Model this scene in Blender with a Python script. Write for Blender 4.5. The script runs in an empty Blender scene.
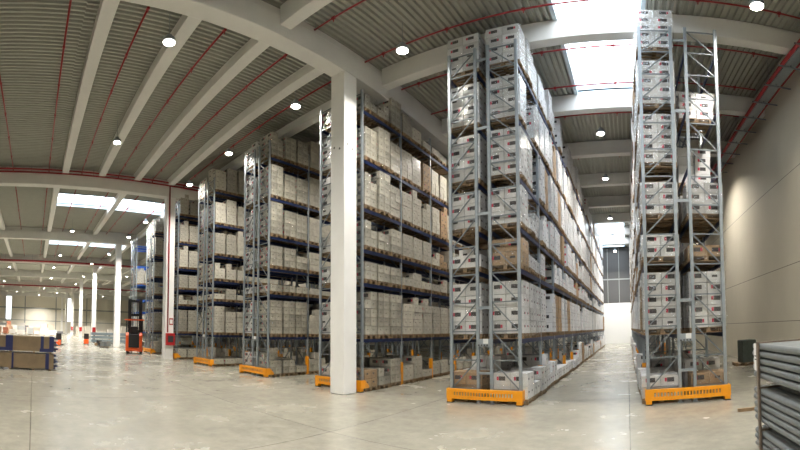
import bpy, math, random
from mathutils import Vector, Matrix
random.seed(7)
SC = bpy.context.scene
COL = SC.collection
# ---------------------------------------------------------------- camera
F, CX, CY, YAW, PITCH, ROLL, VR = 378.2164, 409.4683, 311.8072, -.5763, .0438, -.0055, 1.2508
CAM_H = 1.956
def camera():
    cd = bpy.data.cameras.new('camera'); cam = bpy.data.objects.new('camera', cd); COL.objects.link(cam)
    Rz = Matrix(((math.cos(YAW), -math.sin(YAW), 0), (math.sin(YAW), math.cos(YAW), 0), (0, 0, 1)))
    c, s = math.cos(PITCH), math.sin(PITCH); Rp = Matrix(((1, 0, 0), (0, c, s), (0, -s, c)))
    c, s = math.cos(ROLL), math.sin(ROLL); Rr = Matrix(((c, 0, s), (0, 1, 0), (-s, 0, c)))
    R = Rr @ Rp @ Rz
    M = Matrix((R[0], R[2], -R[1])).transposed().to_4x4()
    M.translation = (0, 0, CAM_H); cam.matrix_world = M
    cd.type = 'PANO'; cd.panorama_type = 'EQUIRECTANGULAR'
    cd.longitude_min = (0 - CX) / F; cd.longitude_max = (800 - CX) / F
    cd.latitude_max = CY / (F * VR); cd.latitude_min = (CY - 450) / (F * VR)
    cd.clip_start = .05; cd.clip_end = 500
    SC.camera = cam
camera()
# ---------------------------------------------------------------- world, exposure
w = bpy.data.worlds.new('sky'); SC.world = w; w.use_nodes = True
bg = w.node_tree.nodes['Background']; bg.inputs[0].default_value = (.90, .95, 1, 1); bg.inputs[1].default_value = 8.5
LAMP_POWER = 400.0
SC.view_settings.view_transform = 'Standard'; SC.view_settings.look = 'None'
SC.view_settings.exposure = 0.24; SC.view_settings.gamma = 1; SC.view_settings.use_curve_mapping = False
SC.cycles.max_bounces = 8; SC.cycles.diffuse_bounces = 5; SC.cycles.glossy_bounces = 3
SC.cycles.transparent_max_bounces = 12; SC.cycles.sample_clamp_indirect = 6
SC.cycles.caustics_reflective = False; SC.cycles.caustics_refractive = False

# ---------------------------------------------------------------- materials
MATS = {}
def mat(name, col, rough=.6, metal=0, noise=0, nscale=5, bump=0, bscale=20, coat=0, emit=0, rvar=0, stretch=None):
    if name in MATS: return MATS[name]
    m = bpy.data.materials.new(name); m.use_nodes = True; nt = m.node_tree; b = nt.nodes['Principled BSDF']
    b.inputs['Base Color'].default_value = (*col, 1); b.inputs['Roughness'].default_value = rough; b.inputs['Metallic'].default_value = metal
    b.inputs['Coat Weight'].default_value = coat; b.inputs['Coat Roughness'].default_value = .15
    if emit: b.inputs['Emission Color'].default_value = (*col, 1); b.inputs['Emission Strength'].default_value = emit
    tc = nt.nodes.new('ShaderNodeTexCoord'); src = tc.outputs['Object']
    if stretch:
        mp = nt.nodes.new('ShaderNodeMapping'); mp.inputs['Scale'].default_value = stretch
        nt.links.new(src, mp.inputs['Vector']); src = mp.outputs['Vector']
    if noise or rvar:
        n = nt.nodes.new('ShaderNodeTexNoise'); n.inputs['Scale'].default_value = nscale; n.inputs['Detail'].default_value = 6; n.inputs['Roughness'].default_value = .6
        nt.links.new(src, n.inputs['Vector'])
        if noise:
            r = nt.nodes.new('ShaderNodeMapRange'); r.inputs[1].default_value = .3; r.inputs[2].default_value = .7; r.inputs[3].default_value = 1 - noise; r.inputs[4].default_value = 1 + noise * .6
            nt.links.new(n.outputs['Fac'], r.inputs[0])
            mx = nt.nodes.new('ShaderNodeVectorMath'); mx.operation = 'SCALE'; mx.inputs[0].default_value = col
            nt.links.new(r.outputs[0], mx.inputs['Scale']); nt.links.new(mx.outputs[0], b.inputs['Base Color'])
        if rvar:
            r = nt.nodes.new('ShaderNodeMapRange'); r.inputs[1].default_value = .3; r.inputs[2].default_value = .7; r.inputs[3].default_value = max(0, rough - rvar); r.inputs[4].default_value = rough + rvar
            nt.links.new(n.outputs['Fac'], r.inputs[0]); nt.links.new(r.outputs[0], b.inputs['Roughness'])
    if bump:
        n = nt.nodes.new('ShaderNodeTexNoise'); n.inputs['Scale'].default_value = bscale; n.inputs['Detail'].default_value = 3
        nt.links.new(src, n.inputs['Vector'])
        bp = nt.nodes.new('ShaderNodeBump'); bp.inputs['Strength'].default_value = bump; bp.inputs['Distance'].default_value = .02
        nt.links.new(n.outputs['Fac'], bp.inputs['Height']); nt.links.new(bp.outputs[0], b.inputs['Normal'])
        if coat: nt.links.new(bp.outputs[0], b.inputs['Coat Normal'])
    MATS[name] = m; return m
floor_m = mat('polished concrete', (.275, .261, .212), .25, noise=.17, nscale=.45, rvar=.05)
def floor_detail(m):
    nt = m.node_tree; b = nt.nodes['Principled BSDF']
    link = b.inputs['Base Color'].links[0].from_socket
    tc = nt.nodes.new('ShaderNodeTexCoord')
    n = nt.nodes.new('ShaderNodeTexNoise'); n.inputs['Scale'].default_value = 2.6; n.inputs['Detail'].default_value = 9; n.inputs['Roughness'].default_value = .7
    nt.links.new(tc.outputs['Object'], n.inputs['Vector'])
    r = nt.nodes.new('ShaderNodeMapRange'); r.inputs[1].default_value = .25; r.inputs[2].default_value = .75; r.inputs[3].default_value = .78; r.inputs[4].default_value = 1.22
    nt.links.new(n.outputs['Fac'], r.inputs[0])
    s = nt.nodes.new('ShaderNodeVectorMath'); s.operation = 'SCALE'; nt.links.new(link, s.inputs[0]); nt.links.new(r.outputs[0], s.inputs['Scale'])
    # saw-cut joints every 6 m
    br = nt.nodes.new('ShaderNodeTexBrick'); br.offset = 0; br.inputs['Scale'].default_value = 1; br.inputs['Mortar Size'].default_value = .012
    br.inputs['Brick Width'].default_value = 6.5; br.inputs['Row Height'].default_value = 6.5
    br.inputs['Color1'].default_value = br.inputs['Color2'].default_value = (1, 1, 1, 1); br.inputs['Mortar'].default_value = (.45, .45, .43, 1)
    nt.links.new(tc.outputs['Object'], br.inputs['Vector'])
    mm = nt.nodes.new('ShaderNodeVectorMath'); mm.operation = 'MULTIPLY'; nt.links.new(s.outputs[0], mm.inputs[0]); nt.links.new(br.outputs['Color'], mm.inputs[1])
    nt.links.new(mm.outputs[0], b.inputs['Base Color'])
floor_detail(floor_m); floor_m.node_tree.nodes['Principled BSDF'].inputs['Specular IOR Level'].default_value = .4
conc_m = mat('white painted concrete', (.83, .825, .80), .7, noise=.04, nscale=1.3)
beam_m = mat('precast beam concrete', (.74, .735, .71), .75, noise=.05, nscale=1.1)
deck_m = mat('galvanised roof deck', (.35, .355, .31), .55, metal=.15, noise=.06, nscale=2)
wall_m = mat('beige wall panel', (.58, .535, .43), .75, noise=.05, nscale=.5)
seam_m = mat('panel seam', (.17, .155, .13), .8)
farwall_m = mat('pale wall panel', (.76, .73, .64), .7, noise=.04, nscale=.3)
mullion_m = mat('grey wall rail', (.32, .34, .33), .6)
white_m = mat('white panel', (.80, .80, .78), .6)
darkwall_m = mat('dark grey cladding', (.085, .085, .085), .7)
red_m = mat('red pipe paint', (.30, .022, .028), .45)
redbox_m = mat('red cabinet paint', (.38, .012, .014), .4)
galv_m = mat('galvanised steel', (.33, .37, .40), .42, metal=.5, noise=.1, nscale=6)
brace_m = mat('bracing steel', (.21, .235, .25), .45, metal=.5)
blue_m = mat('blue beam paint', (.007, .017, .07), .45)
blue2_m = mat('bright blue beam paint', (.02, .09, .38), .45)
yellow_m = mat('yellow guard paint', (.80, .31, .008), .4, noise=.08, nscale=5)
black_m = mat('black rubber', (.012, .012, .013), .6)
wood_m = mat('pallet wood', (.235, .155, .082), .75, noise=.25, nscale=6, stretch=(1, 6, 6))
kraft_m = mat('kraft cardboard', (.36, .24, .135), .75, noise=.07, nscale=3)
white_c = mat('white carton board', (.70, .70, .70), .5, noise=.10, nscale=4, coat=.5, bump=.6, bscale=8)
warm_lit_c = mat('warm-lit white carton board', (.50, .475, .40), .5, noise=.26, nscale=5, coat=.8, bump=1.0, bscale=9)  # white cartons; warm light and bright/dark film creases put into the colour
def tint_by_object(m, lo, hi):
    nt = m.node_tree; b = nt.nodes['Principled BSDF']; src = b.inputs['Base Color'].links[0].from_socket
    oi = nt.nodes.new('ShaderNodeObjectInfo'); r = nt.nodes.new('ShaderNodeMapRange'); r.inputs[3].default_value = lo; r.inputs[4].default_value = hi
    v = nt.nodes.new('ShaderNodeVectorMath'); v.operation = 'SCALE'; nt.links.new(oi.outputs['Random'], r.inputs[0]); nt.links.new(src, v.inputs[0]); nt.links.new(r.outputs[0], v.inputs['Scale']); nt.links.new(v.outputs[0], b.inputs['Base Color'])
tint_by_object(white_c, .74, 1.08); tint_by_object(warm_lit_c, .66, 1.12); tint_by_object(kraft_m, .8, 1.1)
ink_m = mat('black print', (.035, .032, .035), .5)
fade_m = mat('faded print', (.12, .11, .10), .5)
redink_m = mat('red print', (.55, .02, .07), .5)
chrome_m = mat('sign white', (.75, .75, .72), .4)
orange_m = mat('orange truck paint', (.80, .10, .01), .35, coat=.3)
tape_m = mat('navy strap', (.008, .015, .085), .4)
lens_m = mat('lamp lens', (1, .93, .80), .3, emit=38)
frame_m = mat('skylight frame', (.50, .60, .66), .5)
def glass_like(name, tint, gloss, rough, bump=0):
    m = bpy.data.materials.new(name); m.use_nodes = True; nt = m.node_tree; nt.nodes.clear()
    o = nt.nodes.new('ShaderNodeOutputMaterial'); mx = nt.nodes.new('ShaderNodeMixShader'); t = nt.nodes.new('ShaderNodeBsdfTransparent'); g = nt.nodes.new('ShaderNodeBsdfGlossy')
    t.inputs[0].default_value = (*tint, 1); g.inputs['Roughness'].default_value = rough; mx.inputs[0].default_value = gloss
    nt.links.new(t.outputs[0], mx.inputs[1]); nt.links.new(g.outputs[0], mx.inputs[2]); nt.links.new(mx.outputs[0], o.inputs[0])
    if bump:
        tc = nt.nodes.new('ShaderNodeTexCoord'); n = nt.nodes.new('ShaderNodeTexNoise'); n.inputs['Scale'].default_value = 7; n.inputs['Detail'].default_value = 2; n.inputs['Distortion'].default_value = 1.5
        bp = nt.nodes.new('ShaderNodeBump'); bp.inputs['Strength'].default_value = bump; bp.inputs['Distance'].default_value = .05
        nt.links.new(tc.outputs['Object'], n.inputs['Vector']); nt.links.new(n.outputs['Fac'], bp.inputs['Height']); nt.links.new(bp.outputs[0], g.inputs['Normal'])
    MATS[name] = m; return m
pane_m = glass_like('rooflight pane', (.96, .98, 1), .05, .2)
film_m = glass_like('stretch film', (.97, .97, .96), .14, .16, 1.0)

# ---------------------------------------------------------------- mesh helpers
class MB:
    def __init__(s): s.v = []; s.f = []; s.m = []; s.mats = []
    def mi(s, m):
        if m not in s.mats: s.mats.append(m)
        return s.mats.index(m)
    def box(s, x0, x1, y0, y1, z0, z1, m):
        if x0 > x1: x0, x1 = x1, x0
        if y0 > y1: y0, y1 = y1, y0
        if z0 > z1: z0, z1 = z1, z0
        n = len(s.v); k = s.mi(m)
        s.v += [(x0, y0, z0), (x1, y0, z0), (x1, y1, z0), (x0, y1, z0), (x0, y0, z1), (x1, y0, z1), (x1, y1, z1), (x0, y1, z1)]
        s.f += [(n, n+3, n+2, n+1), (n+4, n+5, n+6, n+7), (n, n+1, n+5, n+4), (n+1, n+2, n+6, n+5), (n+2, n+3, n+7, n+6), (n+3, n, n+4, n+7)]; s.m += [k] * 6
        return s
    def quad(s, a, b, c, d, m):
        n = len(s.v); s.v += [a, b, c, d]; s.f.append((n, n+1, n+2, n+3)); s.m.append(s.mi(m)); return s
    def bar(s, a, b, w_, h_, m, up=(0, 0, 1)):
        a = Vector(a); b = Vector(b); d = (b - a).normalized(); u = Vector(up)
        if abs(d.dot(u)) > .99: u = Vector((0, 1, 0))
        r = d.cross(u).normalized(); u = r.cross(d).normalized(); n = len(s.v); k = s.mi(m)
        for p in (a, b):
            for i, j in ((-1, -1), (1, -1), (1, 1), (-1, 1)): s.v.append(tuple(p + r * (i * w_ / 2) + u * (j * h_ / 2)))
        s.f += [(n, n+3, n+2, n+1), (n+4, n+5, n+6, n+7)] + [(n+i, n+(i+1) % 4, n+4+(i+1) % 4, n+4+i) for i in range(4)]; s.m += [k] * 6
        return s
    def tube(s, a, b, r0, m, seg=10, r1=None):
        if r1 is None: r1 = r0
        a = Vector(a); b = Vector(b); d = (b - a).normalized(); u = Vector((0, 0, 1)) if abs(d.z) < .9 else Vector((1, 0, 0))
        r = d.cross(u).normalized(); u = r.cross(d).normalized(); n = len(s.v); k = s.mi(m)
        for p, rr in ((a, r0), (b, r1)):
            for i in range(seg):
                t = 2 * math.pi * i / seg; s.v.append(tuple(p + r * (rr * math.cos(t)) + u * (rr * math.sin(t))))
        for i in range(seg): s.f.append((n+i, n+(i+1) % seg, n+seg+(i+1) % seg, n+seg+i)); s.m.append(k)
        s.f.append(tuple(n+i for i in reversed(range(seg)))); s.f.append(tuple(n+seg+i for i in range(seg))); s.m += [k, k]
        return s
    def prism(s, pts, y0, y1, m, axis='y'):
        n = len(s.v); k = s.mi(m); c = len(pts)
        for yy in (y0, y1):
            for p in pts: s.v.append((p[0], yy, p[1]) if axis == 'y' else (yy, p[0], p[1]))
        s.f.append(tuple(n+i for i in range(c))); s.f.append(tuple(n+c+i for i in reversed(range(c)))); s.m += [k, k]
        for i in range(c): s.f.append((n+i, n+c+i, n+c+(i+1) % c, n+(i+1) % c)); s.m.append(k)
        return s
    def mesh(s, name):
        me = bpy.data.meshes.new(name); me.from_pydata(s.v, [], s.f)
        for m in s.mats: me.materials.append(m)
        me.polygons.foreach_set('material_index', s.m); me.update()
        return me
    def build(s, name, parent=None, bevel=0, smooth=False):
        me = s.mesh(name)
        if smooth:
            for p in me.polygons: p.use_smooth = len(p.vertices) == 4
        return put(name, me, parent, bevel=bevel)
def put(name, me, parent=None, loc=(0, 0, 0), rz=0, bevel=0):
    o = bpy.data.objects.new(name, me); COL.objects.link(o); o.parent = parent; o.location = loc; o.rotation_euler = (0, 0, rz)
    if bevel:
        b = o.modifiers.new('bevel', 'BEVEL'); b.width = bevel; b.segments = 2; b.limit_method = 'ANGLE'
    return o
def tag(o, label=None, cat=None, group=None, kind=None):
    if label: o['label'] = label
    if cat: o['category'] = cat
    if group: o['group'] = group
    if kind: o['kind'] = kind
    return o
def thing(name, label, cat, loc=(0, 0, 0), rz=0, group=None):
    o = bpy.data.objects.new(name, None); COL.objects.link(o); o.location = loc; o.rotation_euler = (0, 0, rz); o.empty_display_size = .3
    return tag(o, label, cat, group)
ORD = ['first', 'second', 'third', 'fourth', 'fifth', 'sixth', 'seventh', 'eighth', 'ninth', 'tenth', 'eleventh', 'twelfth', 'thirteenth', 'fourteenth',
       'fifteenth', 'sixteenth', 'seventeenth', 'eighteenth', 'nineteenth', 'twentieth', 'twenty-first', 'twenty-second', 'twenty-third', 'twenty-fourth', 'twenty-fifth', 'twenty-sixth']

# ---------------------------------------------------------------- the building
XW, XL, YB, YF = 7.6, -150.0, 60.0, -30.0      # right wall, far left wall, back wall, front wall
DECK = 12.28; G0 = -10.0; GS = 19.55; GW = .75; GZ = 11.06
YC = 10.74
tag(MB().box(XL, XW, YF, YB, -.3, 0, floor_m).build('floor'), kind='structure')
HOLES = [(-2.25, .75, 1.5, 18.9), (-3.6, -.2, 44.5, 59.0), (-39.3, -35.6, 2.1, 13.6), (-58.6, -55.8, 2.1, 13.6), (-78, -75.2, 2.1, 13.6)]
def deck():
    b = MB(); p = .25
    ys = sorted({YF, YB} | {h[2] for h in HOLES} | {h[3] for h in HOLES})
    for y0, y1 in zip(ys, ys[1:]):
        xs = [(XL, XW)]
        for h in HOLES:
            if h[2] < y1 - .01 and h[3] > y0 + .01:
                nx = []
                for a, c in xs:
                    if h[0] > a and h[1] < c: nx += [(a, h[0]), (h[1], c)]
                    else: nx.append((a, c))
                xs = nx
        for a, c in xs:
            if c < -80:
                b.quad((a, y0, DECK), (a, y1, DECK), (c, y1, DECK), (c, y0, DECK), deck_m); continue
            if a < -80: b.quad((a, y0, DECK), (a, y1, DECK), (-80, y1, DECK), (-80, y0, DECK), deck_m); a = -80
            n = max(1, round((c - a) / p)); q = (c - a) / n
            for i in range(n):
                x = a + i * q
                pr = [(x, DECK + .1), (x + q * .36, DECK + .1), (x + q * .5, DECK), (x + q * .86, DECK), (x + q, DECK + .1)]
                for (xa, za), (xb, zb) in zip(pr, pr[1:]): b.quad((xa, y0, za), (xa, y1, za), (xb, y1, zb), (xb, y0, zb), deck_m)
    b.box(XL, -80, YF, YB, DECK + .15, DECK + .2, deck_m)
    for y0, y1 in zip(ys, ys[1:]):
        xs = [(-80, XW)]
        for h in HOLES:
            if h[2] < y1 - .01 and h[3] > y0 + .01:
                nx = []
                for a, c in xs:
                    if h[0] > a and h[1] < c: nx += [(a, h[0]), (h[1], c)]
                    else: nx.append((a, c))
                xs = nx
        for a, c in xs: b.box(a, c, y0, y1, DECK + .12, DECK + .2, deck_m)
    tag(b.build('ceiling'), kind='structure')
deck()
for n, h in enumerate(HOLES):
    f = MB(); x0, x1, y0, y1 = h; t = .16
    for a in ((x0 - t, x0, y0 - t, y1 + t), (x1, x1 + t, y0 - t, y1 + t), (x0, x1, y0 - t, y0), (x0, x1, y1, y1 + t)): f.box(*a, DECK - .06, DECK + .45, frame_m)
    wn = tag(f.build('window_%d' % (n + 1)), kind='structure')
    g = MB(); yy = y0
    while yy < y1 - .5: g.box(x0, x1, yy - .02, yy + .02, DECK + .34, DECK + .40, frame_m); yy += 2.9
    g.build('glazing_bar', wn)
    MB().box(x0, x1, y0, y1, DECK + .41, DECK + .43, pane_m).build('pane', wn)
    pl = bpy.data.lights.new('sky_portal', 'AREA'); pl.shape = 'RECTANGLE'; pl.size = x1 - x0; pl.size_y = y1 - y0; pl.cycles.is_portal = True
    po = bpy.data.objects.new('sky_portal', pl); COL.objects.link(po); po.location = ((x0 + x1) / 2, (y0 + y1) / 2, DECK + .5)
# walls
b = MB(); b.box(XW, XW + .3, YF, YB, 0, DECK + .2, wall_m)
for z in (1.95, 4.1, 7.72): b.box(XW - .004, XW, YF, YB, z - .012, z + .012, seam_m)
tag(b.build('wall_right'), kind='structure')
b = MB(); b.box(-9, XW, YB, YB + .3, 0, 5.15, white_m); b.box(-9, XW, YB, YB + .3, 5.15, DECK + .2, darkwall_m); b.box(XL, -9, YB, YB + .3, 0, DECK + .2, farwall_m)
for x in (-6, -3, -1.2, 1.6, 4.4): b.box(x - .04, x + .04, YB - .05, YB, 5.15, 12.2, mullion_m)
b.box(-9, XW, YB - .06, YB, 8.1, 8.25, mullion_m)
tag(b.build('wall_back'), kind='structure')
b = MB(); b.box(XL - .3, XL, YF, YB, 0, DECK + .2, farwall_m)
b.box(XL, XL + .1, YF, YB, 7.2, 7.6, mullion_m); b.box(XL, XL + .1, YF, YB, 3.4, 3.6, mullion_m)
y = -28.0
while y < 60: b.box(XL, XL + .1, y - .2, y + .2, 0, DECK, mullion_m); y += 12.3
tag(b.build('wall_left'), kind='structure')
tag(MB().box(XL, XW, YF - .3, YF, 0, DECK + .2, farwall_m).build('wall_front'), kind='structure')
day_m = mat('daylit strip glazing', (.93, .97, 1), .3, emit=2.2)
for n, (y0, y1) in enumerate(((-10.9, -8.9), (13.2, 15.2))):
    wn = MB().box(XL + .1, XL + .2, y0 - .15, y1 + .15, 3.5, 11.0, mullion_m).build('window_%d' % (n + 6)); tag(wn, kind='structure')
    MB().box(XL + .2, XL + .24, y0, y1, 3.6, 10.9, day_m).build('pane', wn)
# girders, columns, roof beams
for k in range(8):
    x1 = G0 - k * GS; x0 = x1 - GW
    b = MB(); b.box(x0, x1, YF + .01, YB - .08, GZ, 11.9, beam_m); b.box(x0 + .12, x1 - .12, YF + .01, YB - .08, 11.9, DECK - .002, beam_m)
    o = b.build('girder', bevel=.03)
    tag(o, ('white concrete roof girder over the big near column' if k == 0 else 'white concrete roof girder on the %s column from the right' % ORD[k]), 'girder', 'long roof girders')
    b = MB(); b.box(x0, x1, YC, YC + GW, 0, GZ, conc_m)
    o = b.build('column', bevel=.03)
    tag(o, ('big white square concrete column in front of racks, nearest the camera' if k == 0 else 'white square concrete column, %s from the right in the row' % ORD[k]), 'column', 'white building columns')
    if k == 0:
        for (xx, zz) in ((-10.55, 8.15), (-10.25, 8.05)): MB().tube((xx, YC - .004, zz), (xx, YC + .01, zz), .04, black_m).build('bolt_hole', o)
        for (yy, zz) in ((YC + .2, 8.2), (YC + .5, 8.1)): MB().tube((-9.996, yy, zz), (-10.01, yy, zz), .04, black_m).build('bolt_hole', o)
def t_beam(x0, x1, y, z0):
    b = MB(); pts = [(y - .2, z0), (y + .2, z0), (y + .2, z0 + .42), (y + .3, z0 + .5), (y + .3, DECK - .002), (y - .3, DECK - .002), (y - .3, z0 + .5), (y - .2, z0 + .42)]
    if DECK - z0 < .55: pts = [(y - .26, z0), (y + .26, z0), (y + .28, DECK - .002), (y - .28, DECK - .002)]
    b.prism(pts, x0, x1, beam_m, 'x'); return b
ks = list(range(-6, 9))
for i, k in enumerate(ks):
    y = 13.43 + 5.67 * (k - 1)
    if y > 59: continue
    b = MB(); b.box(G0, XW - .01, y - .24, y + .24, 11.46, DECK - .002, beam_m); o = b.build('roof_beam', bevel=.02)
    tag(o, 'white concrete roof beam over the right aisle, %s from the back wall' % ORD[len(ks) - 1 - i], 'roof beam', 'roof beams over the right bay')
for s in range(7):
    x1 = G0 - GW - s * GS; x0 = x1 - GS + GW
    for k in range(-3, 7):
        y = (2.2 + 2.92 * k if k >= 0 else 2.2 + 6.05 * k) if s == 0 else 1.75 + 6.05 * k
        o = t_beam(x0, x1, y, 11.85).build('roof_beam')
        side = 'between the %s and %s girders from the right' % (ORD[s], ORD[s + 1])
        if s < 2: tag(o, 'white roof beam %s, %s from the front' % (side, ORD[k + 3]), 'roof beam', 'roof beams of the left bays')
        else: tag(o, 'small distant white roof beam high in the far left bays', 'roof beam', 'distant roof beams')
# ---------------------------------------------------------------- sprinkler pipes
HEAD = MB().tube((0, 0, 0), (0, 0, -.16), .022, red_m, 6).tube((-.06, 0, 0), (.06, 0, 0), .062, red_m, 8).mesh('sprinkler_head'); HANG = {}
def pipe(label, pts, r=.045, drops=(), group='red sprinkler pipes'):
    t = thing('sprinkler_pipe', label, 'pipe', pts[0], group=group); o = Vector(pts[0]); b = MB()
    for a, c in zip(pts, pts[1:]): b.tube(Vector(a) - o, Vector(c) - o, r, red_m, 8)
    b.build('pipe', t, smooth=True)
    if drops:
        for p in drops: put('sprinkler_head', HEAD, t, Vector(p) - o)
    d = (Vector(pts[1]) - Vector(pts[0])); n = max(2, int(d.length / 5)); hl = DECK - .003 - pts[0][2]
    if hl not in HANG: HANG[hl] = MB().tube((0, 0, 0), (0, 0, hl), .012, brace_m, 6).mesh('hanger')
    for i in range(n + 1): put('hanger', HANG[hl], t, d * ((i * .98 + .01) / n))
    return t
for i, y in enumerate((-1.9, .9, 3.5, 6.45, 9.3, 12.1)):
    for s in range(3):
        x1 = G0 - GW - s * GS - .03; x0 = x1 - GS + GW + .06
        if s == 0: x1 -= 0
        dr = [(x1 - 1.2 - 3.0 * j, y, 12.0) for j in range(6)]
        pts = [(x1, y, 12.0), (x0 + .25, y, 12.0), (x0 + .25, y, 11.78)] if s == 0 else [(x1, y, 12.0), (x0, y, 12.0)]
        pipe('red sprinkler pipe under the deck, %s bay left of big column, %s from front' % (ORD[s], ORD[i]), pts, .04, dr)
for i, y in enumerate((6.3, 9.1, 12.0, 14.75, 17.6, 20.5, 26.2, 31.8)):
    dr = [(-9 + 2.9 * j, y, 12.0) for j in range(6)]
    pipe('red sprinkler pipe crossing over the right racks, %s from the camera' % ORD[i], [(G0 + .02, y, 12.0), (6.6, y, 12.0)], .035, dr)
for i, (dx, z) in enumerate(((.14, 11.82), (.30, 11.98))):
    pipe('red main pipe along the second girder, %s one' % ('lower' if i == 0 else 'upper'), [(G0 - GS + dx, -25, z), (G0 - GS + dx, 40, z)], .055, group='red main pipes')
for i, (gx, z) in enumerate(((-68.3, 11.3), (-107.5, 11.0))):
    pipe('thin red main pipe far left, %s' % ('crossing the fourth girder' if i == 0 else 'crossing the sixth girder'), [(gx, -25, z), (gx, 40, z)], .14, group='red main pipes')
# along right wall
pipe('thick red main pipe running along the top of right wall', [(6.5, -5, 11.3), (6.5, 58, 11.3)], .085, group='red main pipes')
pipe('thin red pipe in the corner of right wall and ceiling', [(7.2, -5, 11.33), (7.2, 58, 11.33)], .04, group='red main pipes')
t = thing('cable_tray', 'grey cable tray with brackets along the top of right wall', 'cable tray', (6.86, 20, 11.3))
MB().box(-.22, .22, -24, 38, -.02, .0, galv_m).box(-.23, -.21, -24, 38, -.02, .08, galv_m).box(.21, .23, -24, 38, -.02, .08, galv_m).build('tray', t)
y = -22.0; br_me = MB().box(-.6, .72, -.03, .03, -.15, -.10, brace_m).box(-.02, .02, -.02, .02, -.10, .15, brace_m).mesh('bracket')
while y < 38: put('bracket', br_me, t, (0, y, 0)); y += 1.6
# riser and fire cabinet on the second column
x2 = G0 - GS
pipe('red riser pipe down the face of the second column', [(x2 + .07, YC + .2, 11.8), (x2 + .07, YC + .2, 1.8)], .06, group='red main pipes')
def fire_cabinet(x, y, z, label):
    t = thing('fire_hose_cabinet', label, 'fire cabinet', (x, y, z), math.pi / 2)
    MB().box(-.38, .38, -.24, 0, 0, .8, redbox_m).build('cabinet', t, bevel=.02)
    MB().box(-.24, .24, -.25, -.238, .2, .62, ink_m).build('window', t)
    return t
fire_cabinet(x2 + .003, YC + .42, .95, 'red fire hose cabinet with dark window on the second column')
t = MB().box(-.17, .17, -.03, 0, 0, .45, redbox_m).box(-.12, .12, -.034, -.03, .08, .36, chrome_m).build('fire_sign'); t.location = (x2 + .003, YC + .52, 2.3); t.rotation_euler = (0, 0, math.pi / 2)
tag(t, 'small red and white sign above the fire hose cabinet', 'sign')
for k in (3, 4, 5):
    t = MB().box(-.3, .3, -.2, 0, 0, .8, redbox_m).build('fire_extinguisher_box'); t.location = (G0 - k * GS + .003, YC + .37, 1.2); t.rotation_euler = (0, 0, math.pi / 2)
    tag(t, 'tiny red fire box on the %s column from the right' % ORD[k], 'fire box', 'red boxes on the far columns')
# ---------------------------------------------------------------- lamps
def lamp(x, y, label, z=11.05, p=1.0):
    t = thing('high_bay_lamp', label, 'ceiling lamp', (x, y, z), group='high bay lamps')
    MB().tube((0, 0, .02), (0, 0, .16), .23, galv_m, 20).tube((0, 0, .16), (0, 0, .3), .12, galv_m, 12).build('housing', t)
    MB().tube((0, 0, 0), (0, 0, .019), .205, lens_m, 20).build('lens', t)
    MB().tube((0, 0, .3), (0, 0, DECK - z + .05), .012, brace_m, 6).build('hanger', t)
    l = bpy.data.lights.new('lamp_light', 'AREA'); l.shape = 'DISK'; l.size = .42; l.energy = LAMP_POWER * p; l.color = (1, .945, .865); l.spread = math.radians(138)
    o = bpy.data.objects.new('lamp_light', l); COL.objects.link(o); o.parent = t; o.location = (0, 0, -.015)
LN = [(-7.5, 11.15, 'round glowing ceiling lamp above the rack just right of big column'), (-13.58, 11.2, 'round glowing ceiling lamp just left of the big column'),
      (-20.16, 11.3, 'round glowing ceiling lamp above the aisle left of the second tall rack'), (-26.3, 11.35, 'round glowing ceiling lamp beside the second column top'),
      (-12.33, 4.42, 'round glowing lamp high left on the near roof beam'), (-21.5, 4.6, 'round glowing lamp left of the first one on near ceiling'),
      (4.2, 10.77, 'round glowing ceiling lamp near the top right corner'), (-1.25, 20.8, 'round glowing lamp over the right aisle, nearest one'),
      (-1.4, 27.8, 'round glowing lamp over the right aisle, middle one'), (-1.55, 38.5, 'round glowing lamp over the right aisle, farthest one'),
      (-37.9, 11.4, 'round lamp beyond the second column, nearest of the far row'), (-45.1, 11.4, 'round lamp beyond the second column, above the parked truck'),
      (-56.9, 11.3, 'round lamp beyond the third column in the far row'), (-44.3, 4.3, 'round lamp in the left bays below the daylight strip'),
      (-60.25, 4, 'small round lamp in the far left bays behind third girder'), (-66.5, 10.1, 'small distant lamp beside the fourth column'),
      (-73.2, 3.7, 'small distant lamp left of the fourth column'), (-84, 11, 'small distant lamp beside the fifth column')]
for x, y, l in LN: lamp(x, y, l, p=1 if x > -35 else 2.2)
for x, y in ((-1.45, 4.4), (5, 3.8), (-7.9, -1), (-20, -4), (-33, -5), (-4, -10), (-14, -14), (-28, -16), (4, -8)): lamp(x, y, 'round ceiling lamp over the open floor near the camera')
for x, y in ((-60, -10), (-75, -5), (-90, 4), (-100, -8), (-100, 11), (-115, 3), (-130, -6), (-130, 8), (-142, 2), (-45, -10), (-80, 20), (-110, 25), (-135, 25)): lamp(x, y, 'tiny distant ceiling lamp in the far left of the hall', p=6.5)
for x, y in ((-7.97, 20), (-7.97, 30), (-14.5, 20), (4.9, 25), (4.9, 40), (-21, 20)): lamp(x, y, 'ceiling lamp deep between the racks')

for x, y in ((-1.6, 46.5), (-1.6, 55.5)): lamp(x, y, 'added lamp brightening the far end of right aisle, beside the rooflight', p=2)  # added lamps, no real fittings here, to brighten the far end wall

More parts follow.
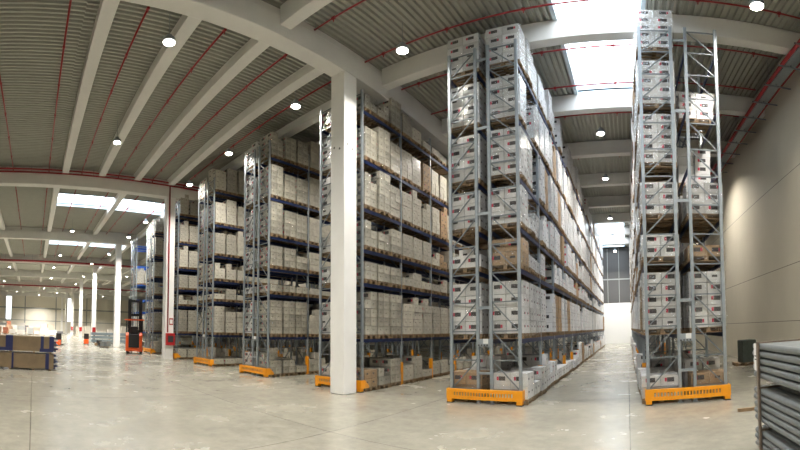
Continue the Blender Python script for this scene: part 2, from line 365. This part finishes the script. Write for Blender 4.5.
# ---------------------------------------------------------------- racks
FW, GAP, PITCH_R, Y1, RH = 1.10, .38, 6.545, 11.8, 10.7
LEV = [1.75, 3.60, 4.73, 6.15, 7.92, 9.85]; BAY = 2.82
def frame_meshes(flip):
    p = MB()
    for x in (.05, FW - .05):
        p.box(x - .05, x + .05, 0, .015, .02, RH, galv_m).box(x - .05, x - .038, .015, .08, .02, RH, galv_m).box(x + .038, x + .05, .015, .08, .02, RH, galv_m)
        p.box(x - .08, x + .08, -.03, .12, 0, .02, galv_m)
    q = MB(); n = 13; z0 = .4; dz = (RH - .15 - z0) / n
    for i in range(n + 1): q.bar((.09, .045, z0 + i * dz), (FW - .09, .045, z0 + i * dz), .03, .035, brace_m)
    for i in range(n):
        a, c = (z0 + i * dz, z0 + (i + 1) * dz)
        if flip: a, c = c, a
        q.bar((.09, .045, a), (FW - .09, .045, c), .03, .035, brace_m)
    return p.mesh('upright_frame'), q.mesh('bracing')
FM = [frame_meshes(0), frame_meshes(1)]
beam_me = MB().box(-.025, .025, .08, BAY - .0, -.12, 0, blue_m).mesh('beam')
beam2_me = MB().box(-.025, .025, .08, BAY - .0, -.13, 0, blue2_m).mesh('beam')
prot_me = MB().box(-.075, .075, -.05, .02, 0, .85, yellow_m).box(-.075, -.06, .02, .1, 0, .85, yellow_m).box(.06, .075, .02, .1, 0, .85, yellow_m).mesh('post_protector')
spacer_me = MB().box(0, GAP, .02, .06, -.04, .04, galv_m).mesh('row_spacer')
def guard(t, x0, x1):
    b = MB(); y = -.16; z0, z1 = .12, .40
    a0, a1 = x0 - .06, x1 + .06; n = 21
    b.box(a0, a1, y - .012, y, z0, .215, yellow_m).box(a0, a1, y - .012, y, .315, z1, yellow_m)
    b.box(a0, a1, y, y + .07, z1 - .012, z1, yellow_m).box(a0, a1, y, y + .07, z0, z0 + .012, yellow_m)
    s0, s1 = a0 + .28, a1 - .28; p = (s1 - s0) / n
    b.box(a0, s0, y - .012, y, .215, .315, yellow_m).box(s1, a1, y - .012, y, .215, .315, yellow_m)
    for i in range(n): b.box(s0 + i * p + p * .5, s0 + (i + 1) * p, y - .012, y, .215, .315, yellow_m)
    for x, s in ((a0, 1), (a1, -1)):
        b.prism([(y, .12), (.36, .12), (.36, .2), (.1, .40), (y, .40)], x, x + .02 * s, yellow_m, 'x')
    g = b.build('end_guard', t)
    for x in (a0 + .02, a1 - .2):
        MB().box(x, x + .18, y - .02, y + .18, .03, .12, yellow_m).build('guard_foot', g)
        MB().box(x - .01, x + .19, y - .03, y + .19, 0, .03, black_m).build('rubber_pad', g)
    t_ = MB(); gx = x0 + FW
    t_.box(gx - .06, gx + GAP + .06, -.03, -.015, 1.56, 1.76, galv_m); t_.build('row_plate', t)
    MB().box(gx + .16, gx + .34, -.036, -.03, 1.63, 1.76, chrome_m).build('plate_label', t)
    for i in range(4): MB().box(gx - .02 + .1 * i, gx + .03 + .1 * i, -.037, -.031, 1.575, 1.61, ink_m).build('plate_slot', t)
    MB().box(gx - .06, gx + GAP + .06, -.03, -.01, .80, .87, galv_m).build('cross_plate', t)
def rack(x, nb, nparts, label, beamme=beam_me, prot=True):
    t = thing('pallet_rack', label, 'pallet rack', (x, Y1, 0), group='double pallet racks')
    for r in range(2):
        ox = r * (FW + GAP); pm, bm = FM[r]
        for j in range(nb + 1):
            f = put('upright_frame', pm, t, (ox, j * BAY, 0)); put('bracing', bm, f)
        for j in range(min(nb, nparts)):
            for z in LEV:
                for xx in (.03, FW - .03): put('beam', beamme, t, (ox + xx, j * BAY, z))
    if nb > nparts:
        b = MB(); m = beamme.materials[0]
        for r in range(2):
            ox = r * (FW + GAP)
            for j in range(nparts, nb):
                for z in LEV:
                    for xx in (.03, FW - .03): b.box(ox + xx - .025, ox + xx + .025, j * BAY + .08, (j + 1) * BAY, z - .13, z, m)
        tag(b.build('beam', t), kind='stuff')
    if prot:
        for j in range(1, nb + 1):
            for xx in (.05, 2 * FW + GAP - .05): put('post_protector', prot_me, t, (xx, j * BAY, 0))
    for z in (2.6, 5.2, 7.8, 10.2):
        for j in range(0, nb + 1): put('row_spacer', spacer_me, t, (FW, j * BAY, z))
    guard(t, 0, 2 * FW + GAP)
    return t
XD = -5.993
RX = {k: XD + (1 - 0) * 0 + PITCH_R * i for i, k in enumerate('DE')}
for i, k in enumerate('CBAZYX'): RX[k] = XD - PITCH_R * (i + 1)
RN = {'E': 'right-hand rack', 'D': 'centre rack', 'C': 'rack behind big column', 'B': 'rack left of big column', 'A': 'second rack left of big column', 'Z': 'third rack left of big column', 'Y': 'fourth rack left of big column', 'X': 'fifth rack left of big column'}
RL = {'E': 'tall galvanised double pallet rack on the right, beside the beige wall, yellow end guard', 'D': 'tall galvanised double pallet rack in the centre with white cartons and yellow end guard',
      'C': 'tall double pallet rack partly behind the big white column', 'B': 'tall double pallet rack just left of the big white column', 'A': 'tall double pallet rack, second left of the big column',
      'Z': 'tall double pallet rack right behind the second column', 'Y': 'tall double pallet rack just left of the second column, beside the orange truck', 'X': 'farthest left pallet rack with bright blue beams, behind the orange truck'}
NB = {'E': 15, 'D': 15, 'C': 8, 'B': 5, 'A': 5, 'Z': 5, 'Y': 4, 'X': 4}
for k in 'EDCBAZYX': rack(RX[k], NB[k], 3 if k in 'ED' else 2, RL[k], beam2_me if k == 'X' else beam_me)
# ---------------------------------------------------------------- pallet loads
PW, PD, PH = 1.2, .8, .144
def pallet_mesh():
    b = MB()
    for i in range(5): y = -PD / 2 + i * (PD - .1) / 4; b.box(-PW/2, PW/2, y, y + .1, .122, PH, wood_m)
    for x in (-PW/2, -.07, PW/2 - .14):
        b.box(x, x + .14, -PD/2, PD/2, .1, .122, wood_m)
        for y in (-PD/2, -.07, PD/2 - .14): b.box(x, x + .14, y, y + .14, .02, .1, wood_m)
    for y in (-PD/2, -.05, PD/2 - .1): b.box(-PW/2, PW/2, y, y + .1, 0, .02, wood_m)
    return b.mesh('pallet')
pallet_me = pallet_mesh()
CWX, CDY, CHZ = .59, .385, .29
def carton_into(b, cx, cy, z, m, var=0, h=CHZ, prints=True, wx=CWX, dy=CDY):
    x0, x1, y0, y1 = cx - wx/2, cx + wx/2, cy - dy/2, cy + dy/2
    b.box(x0, x1, y0, y1, z, z + h - .012, m)
    if not prints: return
    e = .0015
    def pr(axis, s, u0, u1, v0, v1, mm):
        if axis == 'y':
            y = y0 - e if s < 0 else y1 + e; a, c = (u0, u1) if s < 0 else (u1, u0)
            b.quad((a, y, z+v0), (c, y, z+v0), (c, y, z+v1), (a, y, z+v1), mm)
        else:
            x = x1 + e if s > 0 else x0 - e; a, c = (u0, u1) if s > 0 else (u1, u0)
            b.quad((x, a, z+v0), (x, c, z+v0), (x, c, z+v1), (x, a, z+v1), mm)
    v = h * .45
    if var == 0:
        pr('y', -1, x0 + .12, x0 + .19, v - .01, v + .085, redink_m); pr('y', -1, x0 + .195, x0 + .42, v - .02, v + .095, ink_m)
    elif var == 1:
        pr('y', -1, x0 + .18, x0 + .40, v - .02, v + .09, ink_m); pr('y', -1, x0 + .405, x0 + .47, v - .01, v + .08, redink_m)
    else:
        pr('y', -1, x0 + .16, x0 + .34, v, v + .06, ink_m)
    for s in (1, -1):
        if m is warm_lit_c: pr('x', s, y0 + .10, y0 + .18, v + .02, v + .05, fade_m); continue
        pr('x', s, y0 + .09, y0 + .20, v, v + .055, ink_m)
        if var == 1: pr('x', s, y0 + .22, y0 + .27, v, v + .05, redink_m)
        elif var == 2: pr('x', s, y0 + .05, y0 + .12, .04, .10, ink_m)
BIG = .352
def carton_mesh(m, var, h):
    b = MB(); carton_into(b, 0, 0, 0, m, var, h); return b.mesh('carton')
CM = {(m, v, h): carton_mesh(mm, v, h) for h in (CHZ, BIG) for m, mm in (('white', white_c), ('beige', warm_lit_c), ('kraft', kraft_m)) for v in (0, 1, 2)}
def slots(rows, rnd, ragged=.25, h=CHZ, jit=1):
    out = []
    rag = set()
    if ragged and rnd.random() < ragged * 1.6: rag = set(rnd.sample([(-1, -1), (-1, 1), (1, -1), (1, 1)], rnd.choice((1, 2))))
    for r in range(rows):
        for ix in (-1, 1):
            for iy in (-1, 1):
                if r == rows - 1 and rows > 1 and (ix, iy) in rag: continue
                out.append((ix * .302 + rnd.uniform(-.004, .026) * ix * jit, iy * .197 + rnd.uniform(-.006, .006), PH + r * h, r))
    return out
STACK = {}
def stack_mesh(colour, rows, seed, h):
    key = (colour, rows, seed, h)
    if key not in STACK:
        rnd = random.Random(seed * 17 + rows); b = MB(); mm = {'white': white_c, 'beige': warm_lit_c, 'kraft': kraft_m}[colour]
        v = rnd.choice((0, 1, 2))
        for x, y, z, r in slots(rows, rnd, .3, h): carton_into(b, x, y, z, mm, v if rnd.random() < .8 else rnd.choice((0, 1, 2)), h)
        STACK[key] = b.mesh('carton_stack')
    return STACK[key]
def film_mesh(rows, hh):
    h = PH + rows * hh; b = MB(); n = 4; hx, hy = PW / 2 + .03, PD / 2 + .008
    k = b.mi(film_m); pts = [(-hx, -hy), (hx, -hy), (hx, hy), (-hx, hy)]
    z0, z1 = .06, h + .01; i0 = len(b.v)
    for z in (z0, z1):
        for p in pts: b.v.append((*p, z))
    for i in range(4): b.f.append((i0 + i, i0 + (i+1) % 4, i0 + 4 + (i+1) % 4, i0 + 4 + i)); b.m.append(k)
    return b.mesh('stretch_film')
FILM = {(r, h): film_mesh(r, h) for r in range(1, 7) for h in (CHZ, BIG)}
LW = ['floor level', 'lowest shelf', 'second shelf', 'third shelf', 'fourth shelf', 'fifth shelf', 'top shelf']
MAXR = {0: 2, 1: 5, 2: 2, 3: 3, 4: 5, 5: 5, 6: 5}
stuff = MB(); nload = [0]
def yslot(j): return Y1 + (j // 3) * BAY + .08 + .435 + (j % 3) * .915
def load(rk, row, j, lv, mode, colour, rows, film=False, dx=0):
    z = 0 if lv == 0 else LEV[lv - 1]; h = CHZ
    if rk == 'D':
        h = BIG; rows = {5: 4, 4: 4, 3: 3, 2: 2, 1: 1}[rows] if not (lv == 6 and rows == 4 and j) else 3
        if rows == 3 and lv == 2: rows = 2
    if j: dx += random.Random(ord(rk) * 97 + row * 13 + j * 7 + lv).uniform(-.05, .05)
    x = RX[rk] + row * (FW + GAP) + FW / 2 + dx; y = yslot(j)
    if mode == 'stuff':
        rnd = random.Random(j * 31 + lv + row * 7); mm = {'white': white_c, 'beige': warm_lit_c, 'kraft': kraft_m}[colour]
        stuff.box(x - .6, x + .6, y - .4, y + .4, z + .11, z + PH, wood_m); stuff.box(x - .6, x + .6, y - .4, y + .4, z, z + .02, wood_m)
        for yy in (-.4, -.07, .26): stuff.box(x - .6, x + .6, y + yy, y + yy + .14, z + .02, z + .11, wood_m)
        for cx, cy, cz, r in slots(rows, rnd, .4, h):
            carton_into(stuff, x + cx, y + cy, z + cz, mm, rnd.choice((0, 1, 2)), h, prints=(rk in 'DE' and j < 24 and r >= 0 and ((cx > 0) == (row == 1))))
        return
    pos = 'front pallet' if j == 0 else '%s pallet in' % ORD[j]
    lab = '%s cartons, %s, %s, %s side of %s' % ({'white': 'white', 'beige': 'pale', 'kraft': 'brown'}[colour], pos, LW[lv], 'left' if row == 0 else 'right', RN[rk])
    t = thing('pallet_load', lab, 'pallet load', (x, y, z), random.uniform(-.015, .015) if j == 0 else random.uniform(-.035, .035), 'pallet loads in the racks'); nload[0] += 1
    put('pallet', pallet_me, t)
    if mode == 'near':
        rnd = random.Random(hash((ord(rk), row, j, lv)) & 0xffff); vv = rnd.choice((0, 0, 1))
        for cx, cy, cz, r in slots(rows, rnd, 0 if j == 0 and rk in 'DE' else .2, h, 0 if j == 0 else 1):
            cc = colour
            put('carton', CM[(cc, vv if rnd.random() < .75 else rnd.choice((0, 1, 2)), h)], t, (cx, cy, cz), rnd.uniform(-.012, .012))
    else:
        put('carton_stack', stack_mesh(colour, rows, random.choice((1, 2, 3, 4)), h), t)
    if film: put('stretch_film', FILM[(rows, h)], t)
rnd = random.Random(5)
def rows_for(lv, sparse=0):
    r = MAXR[lv]
    if rnd.random() < .35: r = max(1, r - 1)
    if r == 5 and rnd.random() < .25: r = 4
    if lv == 0 and rnd.random() < .3: r = 3
    if lv == 6 and sparse: r = rnd.choice((1, 2, 3))
    return r
# centre rack D
for lv in range(7):
    for j in range(NB['D'] * 3):
        for row in (0, 1):
            if row == 0 and j > 9: continue
            mode = 'near' if (j == 0 or (row == 1 and j < 3)) else ('mid' if (row == 1 and j < 14) else 'stuff')
            r = rows_for(lv) if j else MAXR[lv]
            col = 'white' if rnd.random() < .95 else 'kraft'
            if j == 0: col = 'white'
            if lv == 2 and j == 0 and row == 1: col = 'kraft'
            if lv == 2 and j == 0: r = 1 if row == 0 else 2
            if lv == 0 and j == 0 and row == 0: col = 'kraft'
            if lv == 6 and j == 0 and row == 0: r = 5
            if j and rnd.random() < (.06 if lv else .03): continue
            load('D', row, j, lv, mode, col, r, film=(mode == 'near'), dx=0 if not (lv == 0 and row == 1) else .12)
# right rack E
for lv in range(7):
    for j in range(NB['E'] * 3):
        for row in (0, 1):
            if row == 1:
                if lv == 6 or (lv == 5 and j != 1) or j > 8 or (lv == 4 and j > 4): continue
                if lv == 3 and j > 3: continue
            mode = 'near' if j < (3 if row == 0 else 2) else ('mid' if row == 0 and j < 8 else 'stuff')
            r = rows_for(lv) if j else MAXR[lv]
            col = 'white' if rnd.random() < .92 else 'kraft'
            if j == 0: col = 'white'
            if lv in (0, 2) and row == 1 and j == 0: col = 'kraft'
            if lv == 2 and j == 0: r = 2 if row == 0 else 1
            if row == 1 and lv > 2: col = 'white'
            if lv == 4 and row == 1 and j < 2: continue
            if lv == 5 and row == 1: r = 3; col = 'white'
            if j and rnd.random() < .05: continue
            load('E', row, j, lv, mode, col, r, film=(mode == 'near'), dx=0 if not (lv == 0 and row == 0) else -.1)
# racks to the left
for rk, nvis, nmax in (('C', 8, 20), ('B', 3, 12), ('A', 2, 9), ('Z', 2, 6), ('Y', 1, 6), ('X', 1, 4)):
    for lv in range(7):
        for j in range(nmax):
            for row in (0, 1):
                if row == 0 and j > 6: continue
                mode = 'near' if (rk in 'CB' and j < 3 and (row == 1 or j == 0)) else ('mid' if (row == 1 and j < nvis) or j == 0 else 'stuff')
                if rk == 'X' and lv > 1 and lv != 4: continue
                r = rows_for(lv, rk == 'C')
                if rk == 'C' and lv == 6: r = [2, 2, 4, 3, 2, 1, 1, 1][j] if j < 8 else 1
                if rk == 'C' and lv == 2: r = rnd.choice((1, 2, 2))
                if rk == 'B' and lv == 2: r = 1
                col = 'beige' if rnd.random() < .985 else 'kraft'
                if rk == 'C' and row == 1 and lv == 0 and j == 0: col = 'kraft'
                if row == 0 and j == 0 and rk in 'CB': col = 'white'
                load(rk, row, j, lv, mode, col, r, film=(mode == 'near'))
o = stuff.build('pallet_load'); tag(o, 'white carton stacks filling the rest of the racks, receding into the distance', 'pallet load', 'pallet loads in the racks', 'stuff')
print('LOADS', nload[0])

# ---------------------------------------------------------------- foreground right: stacked steel profiles
steel_m = mat('rack profile steel', (.20, .215, .215), .4, metal=.4, noise=.12, nscale=5)
dwood_m = mat('weathered wood', (.17, .13, .095), .8, noise=.2)
def profile_bundle(z, n, label, low=0):
    L = 3.9; t = thing('steel_profile_bundle', label, 'steel bundle', (2.32, 4.85, z), group='bundles of steel profiles')
    ph = .105
    for c in range(6):
        b = MB(); x = c * .15
        for i in range(n):
            z0 = .03 + i * ph; r = .047
            pts = []
            for s in range(7): a = math.pi / 2 + math.pi * s / 6; pts.append((x + r + r * math.cos(a), z0 + r + r * math.sin(a)))
            pts += [(x + .12, z0), (x + .12, z0 + .02), (x + .06, z0 + .025), (x + .06, z0 + 2*r - .025), (x + .12, z0 + 2*r - .02), (x + .12, z0 + 2*r)]
            b.prism(pts, -L/2, L/2 + (.03 if (i + c) % 2 else 0), steel_m)
        b.build('profile_stack', t)
    for y in (-L/2 + .45, L/2 - .38):
        MB().box(-.045, -.005, y, y + .07, -low, n * ph + .045, dwood_m).build('batten', t)
        MB().box(-.03, .9, y, y + .07, n * ph + .025, n * ph + .045, dwood_m).build('batten', t)
    return t, n * ph
t, h1 = profile_bundle(.02, 3, 'bottom bundle of grey steel profiles in the right foreground stack', .02)
t, h2 = profile_bundle(.44, 5, 'middle bundle of grey steel profiles in the right foreground stack', .06)
t, h3 = profile_bundle(1.1, 5, 'top bundle of grey steel profiles in the right foreground stack', .085)
b = MB().box(-.012, -.004, 1.62, 1.86, .14, .54, chrome_m).box(-.014, -.012, 1.66, 1.72, .16, .24, redink_m); b.build('paper_label', t)
for i in range(4): MB().box(-.016, -.012, 1.66, 1.82, .3 + i * .05, .315 + i * .05, ink_m).build('label_print', t) if i < 2 else None
o = MB().box(-.45, .45, -.05, .05, 0, .07, wood_m).build('wood_batten'); o.location = (3.35, 9.9, 0); o.rotation_euler = (0, 0, -.03)
tag(o, 'light wooden batten lying on the floor beside right-hand rack guard', 'batten')
# items behind the right-hand rack, by the wall
o = MB().box(-.45, .45, -.35, .35, 0, 1.05, mat('dark green tarp', (.07, .085, .07), .7, noise=.2)).build('covered_crate', bevel=.05); o.location = (6.8, 21.0, .12); o.rotation_euler = (0, 0, .2)
tag(o, 'dark green covered crate standing against the beige wall behind the rack', 'crate')
o = put('wooden_pallet', pallet_me, None, (6.6, 21.0, 0)); tag(o, 'wooden pallet under the dark green crate by the wall', 'pallet')
# ---------------------------------------------------------------- foreground left: wrapped beam packs
navy = tape_m
def beam_pack(z, label, seed):
    L = 2.9; D = 1.1; H = .73
    t = thing('wrapped_beam_pack', label, 'beam pack', (-21.05, -.12, z), .0, 'wrapped packs of blue beams')
    b = MB().box(-D/2, D/2, -L, L - 1.62 + .0, .08, H, mat('brown wrapping paper', (.21, .15, .085), .5, noise=.22, nscale=2.2, bump=.9, bscale=2.5)); b.build('wrapping', t, bevel=.03)
    for i in range(7):
        z0 = .08 + i * .093; off = .10 if i % 2 else .0
        for c in range(5): MB().box(-D/2 + .02 + c * .21, -D/2 + .19 + c * .21, L - 1.62, L - 1.5 + off, z0, z0 + .06, blue_m if (i + c) % 3 else white_c).build('beam_end', t)
    for (y0, y1) in ((-2.2, -2.05), (-1.0, -.9), (.83 if seed else .6, 1.02 if seed else .95)) if seed else ((-2.4, -2.2), (-1.35, -.95), (.55, .72), (1.02, 1.27)):
        MB().box(-D/2 - .012, D/2 + .012, y0 - .0, y1, .07, H + .012, navy).build('strap', t)
    if not seed:
        for a, c in ((.5, 1.27), (-1.9, -.95)): MB().box(D/2 + .003, D/2 + .014, a, c, .07, .22, navy).build('side_beam', t)
    for y in (-2.6, -1.1, .2, 1.1): MB().box(-D/2, D/2, y - .05, y + .05, 0, .08, wood_m).build('bearer', t)
beam_pack(0, 'lower brown paper wrapped beam pack with navy straps, left foreground', 1)
beam_pack(.745, 'upper brown paper wrapped beam pack with navy ends, left foreground', 0)
# ---------------------------------------------------------------- reach truck
def reach_truck():
    t = thing('reach_truck', 'orange and black reach truck parked before the far left rack', 'reach truck', (-36.6, 10.05, 0), math.radians(72)); t.scale = (1.3, 1.1, 1.2)
    b = MB()   # local -y faces the camera
    b.prism([(-.95, .18), (-.95, 1.2), (-.72, 1.42), (-.35, 1.05), (.35, 1.05), (.35, .18)], -.62, -.40, orange_m, 'x')
    b.prism([(-.95, .18), (-.95, 1.2), (-.72, 1.42), (-.35, 1.05), (.35, 1.05), (.35, .18)], .40, .62, orange_m, 'x')
    b.box(-.62, .62, -.9, .35, .18, .42, orange_m); b.build('body', t, bevel=.04)
    MB().box(-.40, .40, -.98, .3, .42, 1.30, black_m).build('battery_cover', t, bevel=.03)
    MB().box(-.3, .3, -.45, -.3, 1.3, 1.8, black_m).box(-.3, .3, -.45, .1, 1.3, 1.4, black_m).build('seat', t, bevel=.03)
    for x in (-.6, .6):
        MB().bar((x, -.75, 1.2), (x, -.45, 2.25), .05, .05, black_m).build('guard_post', t); MB().bar((x, .35, 1.05), (x, .35, 2.25), .05, .05, black_m).build('guard_post', t)
    g = MB().box(-.75, .75, -.55, -.49, 2.2, 2.28, orange_m).box(-.75, .75, .35, .41, 2.2, 2.28, orange_m)
    for i in range(6): g.box(-.6 + .23 * i, -.56 + .23 * i, -.5, .4, 2.21, 2.26, orange_m)
    g.build('overhead_guard', t)
    m = MB()
    for x in (-.42, .42): m.box(x - .13, x + .13, .5, .72, .1, 3.65, black_m)
    for z in (.3, 1.4, 2.5, 3.45): m.box(-.42, .42, .52, .6, z, z + .16, black_m)
    m.build('mast', t)
    for x in (-.2, .2): MB().box(x - .04, x + .04, .56, .64, .3, 3.5, steel_m).build('lift_cylinder', t)
    for x in (-.52, .52): MB().box(x - .1, x + .1, .35, 1.7, .08, .3, orange_m).build('support_leg', t)
    for x in (-.25, .25): MB().box(x - .06, x + .06, .75, 1.9, .06, .11, black_m).build('fork', t)
    for x, y in ((-.5, -.65), (.5, -.65), (-.52, 1.55), (.52, 1.55)): MB().tube((x - .08, y, .17), (x + .08, y, .17), .17, black_m, 16).build('wheel', t)
reach_truck()
# ---------------------------------------------------------------- far left floor goods
o = thing('scrap_pallet', 'low pallet of dark scrap film beside the third column', 'pallet', (-47.2, 9.0, 0), .4)
put('pallet', pallet_me, o)
b = MB()
for i in range(14):
    x, y = random.uniform(-.9, .9), random.uniform(-.6, .6); s = random.uniform(.2, .4); b.box(x - s, x + s, y - s * .7, y + s * .7, .14, .14 + random.uniform(.15, .55), [black_m, steel_m, wood_m][i % 3])
b.build('scrap', o)
def bundle_far(x, y0, y1, label):
    t = thing('steel_profile_bundle', label, 'steel bundle', (x, (y0 + y1) / 2, 0), group='grey bundles beyond the columns'); L = (y1 - y0) / 2
    m = mat('blue grey steel', (.20, .25, .27), .5)
    for i in range(3):
        b = MB()
        b.box(-.6, .6, -L, L, .1 + i * .45, .45 + i * .45, m); b.build('bundle_layer', t)
        for q in (-L + .5, L - .6): MB().box(-.6, .6, q, q + .1, i * .45, .1 + i * .45, wood_m).build('bearer', t)
bundle_far(-61, 9.4, 13.0, 'low grey blue steel stack between third and fourth columns')
bundle_far(-61, 13.2, 16.6, 'low grey blue steel stack just behind the third column')
def stacker(x, y, rz, label):
    t = thing('pallet_stacker', label, 'pallet truck', (x, y, 0), rz, 'small orange trucks far left')
    MB().box(-.33, .33, -.3, .3, .08, .6, orange_m).build('body', t, bevel=.05)
    for xx, yy in ((-.25, -.1), (.25, -.1), (-.2, 1.5), (.2, 1.5)): MB().tube((xx - .04, yy, .08), (xx + .04, yy, .08), .08, black_m, 10).build('wheel', t)
    MB().box(-.35, .35, .3, .42, .06, 1.25, black_m).build('mast', t)
    MB().bar((0, -.3, .75), (0, -.75, 1.25), .06, .06, black_m).build('tiller', t)
    for s in (-.2, .2): MB().box(s - .08, s + .08, .4, 1.6, .06, .12, black_m).build('fork', t)
stacker(-47.5, 3.15, 1.2, 'small orange and black pallet truck behind the wrapped beam packs')
stacker(-53.5, 7.6, 1.4, 'small orange truck beside the fourth column foot')
cols = [(.75, .73, .68), (.62, .58, .5), (.45, .30, .2), (.7, .55, .45), (.5, .52, .52), (.72, .70, .66), (.55, .2, .12), (.2, .2, .22)]
cn = ['white', 'beige', 'brown', 'pinkish', 'grey', 'pale', 'red', 'black']
rr = random.Random(3); n = 0
for row, x in enumerate((-96, -108, -122, -138)):
    y = -22.0 if row else -16.0
    while y < (8.5 if row else 6.5):
        wd = rr.uniform(1.0, 2.6); h = rr.uniform(.7, 1.5 + row * .55)
        c = rr.choice((0, 0, 0, 1, 5, 5, 5, 2, 3, 4, 6, 7)); n = 0 if y < -15.9 and (not row or y == -22.0) else n
        t = thing('goods_pallet', 'small distant pallet of %s goods, %s from the left in the %s row' % (cn[c], ORD[n], ORD[row]), 'goods pallet', (x + rr.uniform(-1, 1), y, 0), rr.uniform(-.1, .1), 'distant goods pallets')
        put('pallet', pallet_me, t)
        m = mat('goods %d' % c, cols[c], .6)
        b = MB(); k = max(1, int(h / .5))
        for i in range(k):
            dd = rr.uniform(0, .1); b.box(-.55 + dd, .55 - dd, -wd / 2 + dd, wd / 2 - dd, .144 + i * (h / k), .144 + (i + 1) * h / k - .03, m)
        b.build('goods', t); y += wd + rr.uniform(.05, .5); n += 1
for i, y in enumerate((11.8, 14.2, 17.0, 20, 23.5)):
    t = thing('goods_pallet', 'small distant beige pallet of goods behind the far columns, %s from the left' % ORD[i], 'goods pallet', (-95, y, 0), 0, 'distant goods pallets')
    put('pallet', pallet_me, t); MB().box(-.6, .6, -1.0, 1.0, .144, rr.uniform(1.2, 2.6), mat('goods 1', cols[1])).build('goods', t)
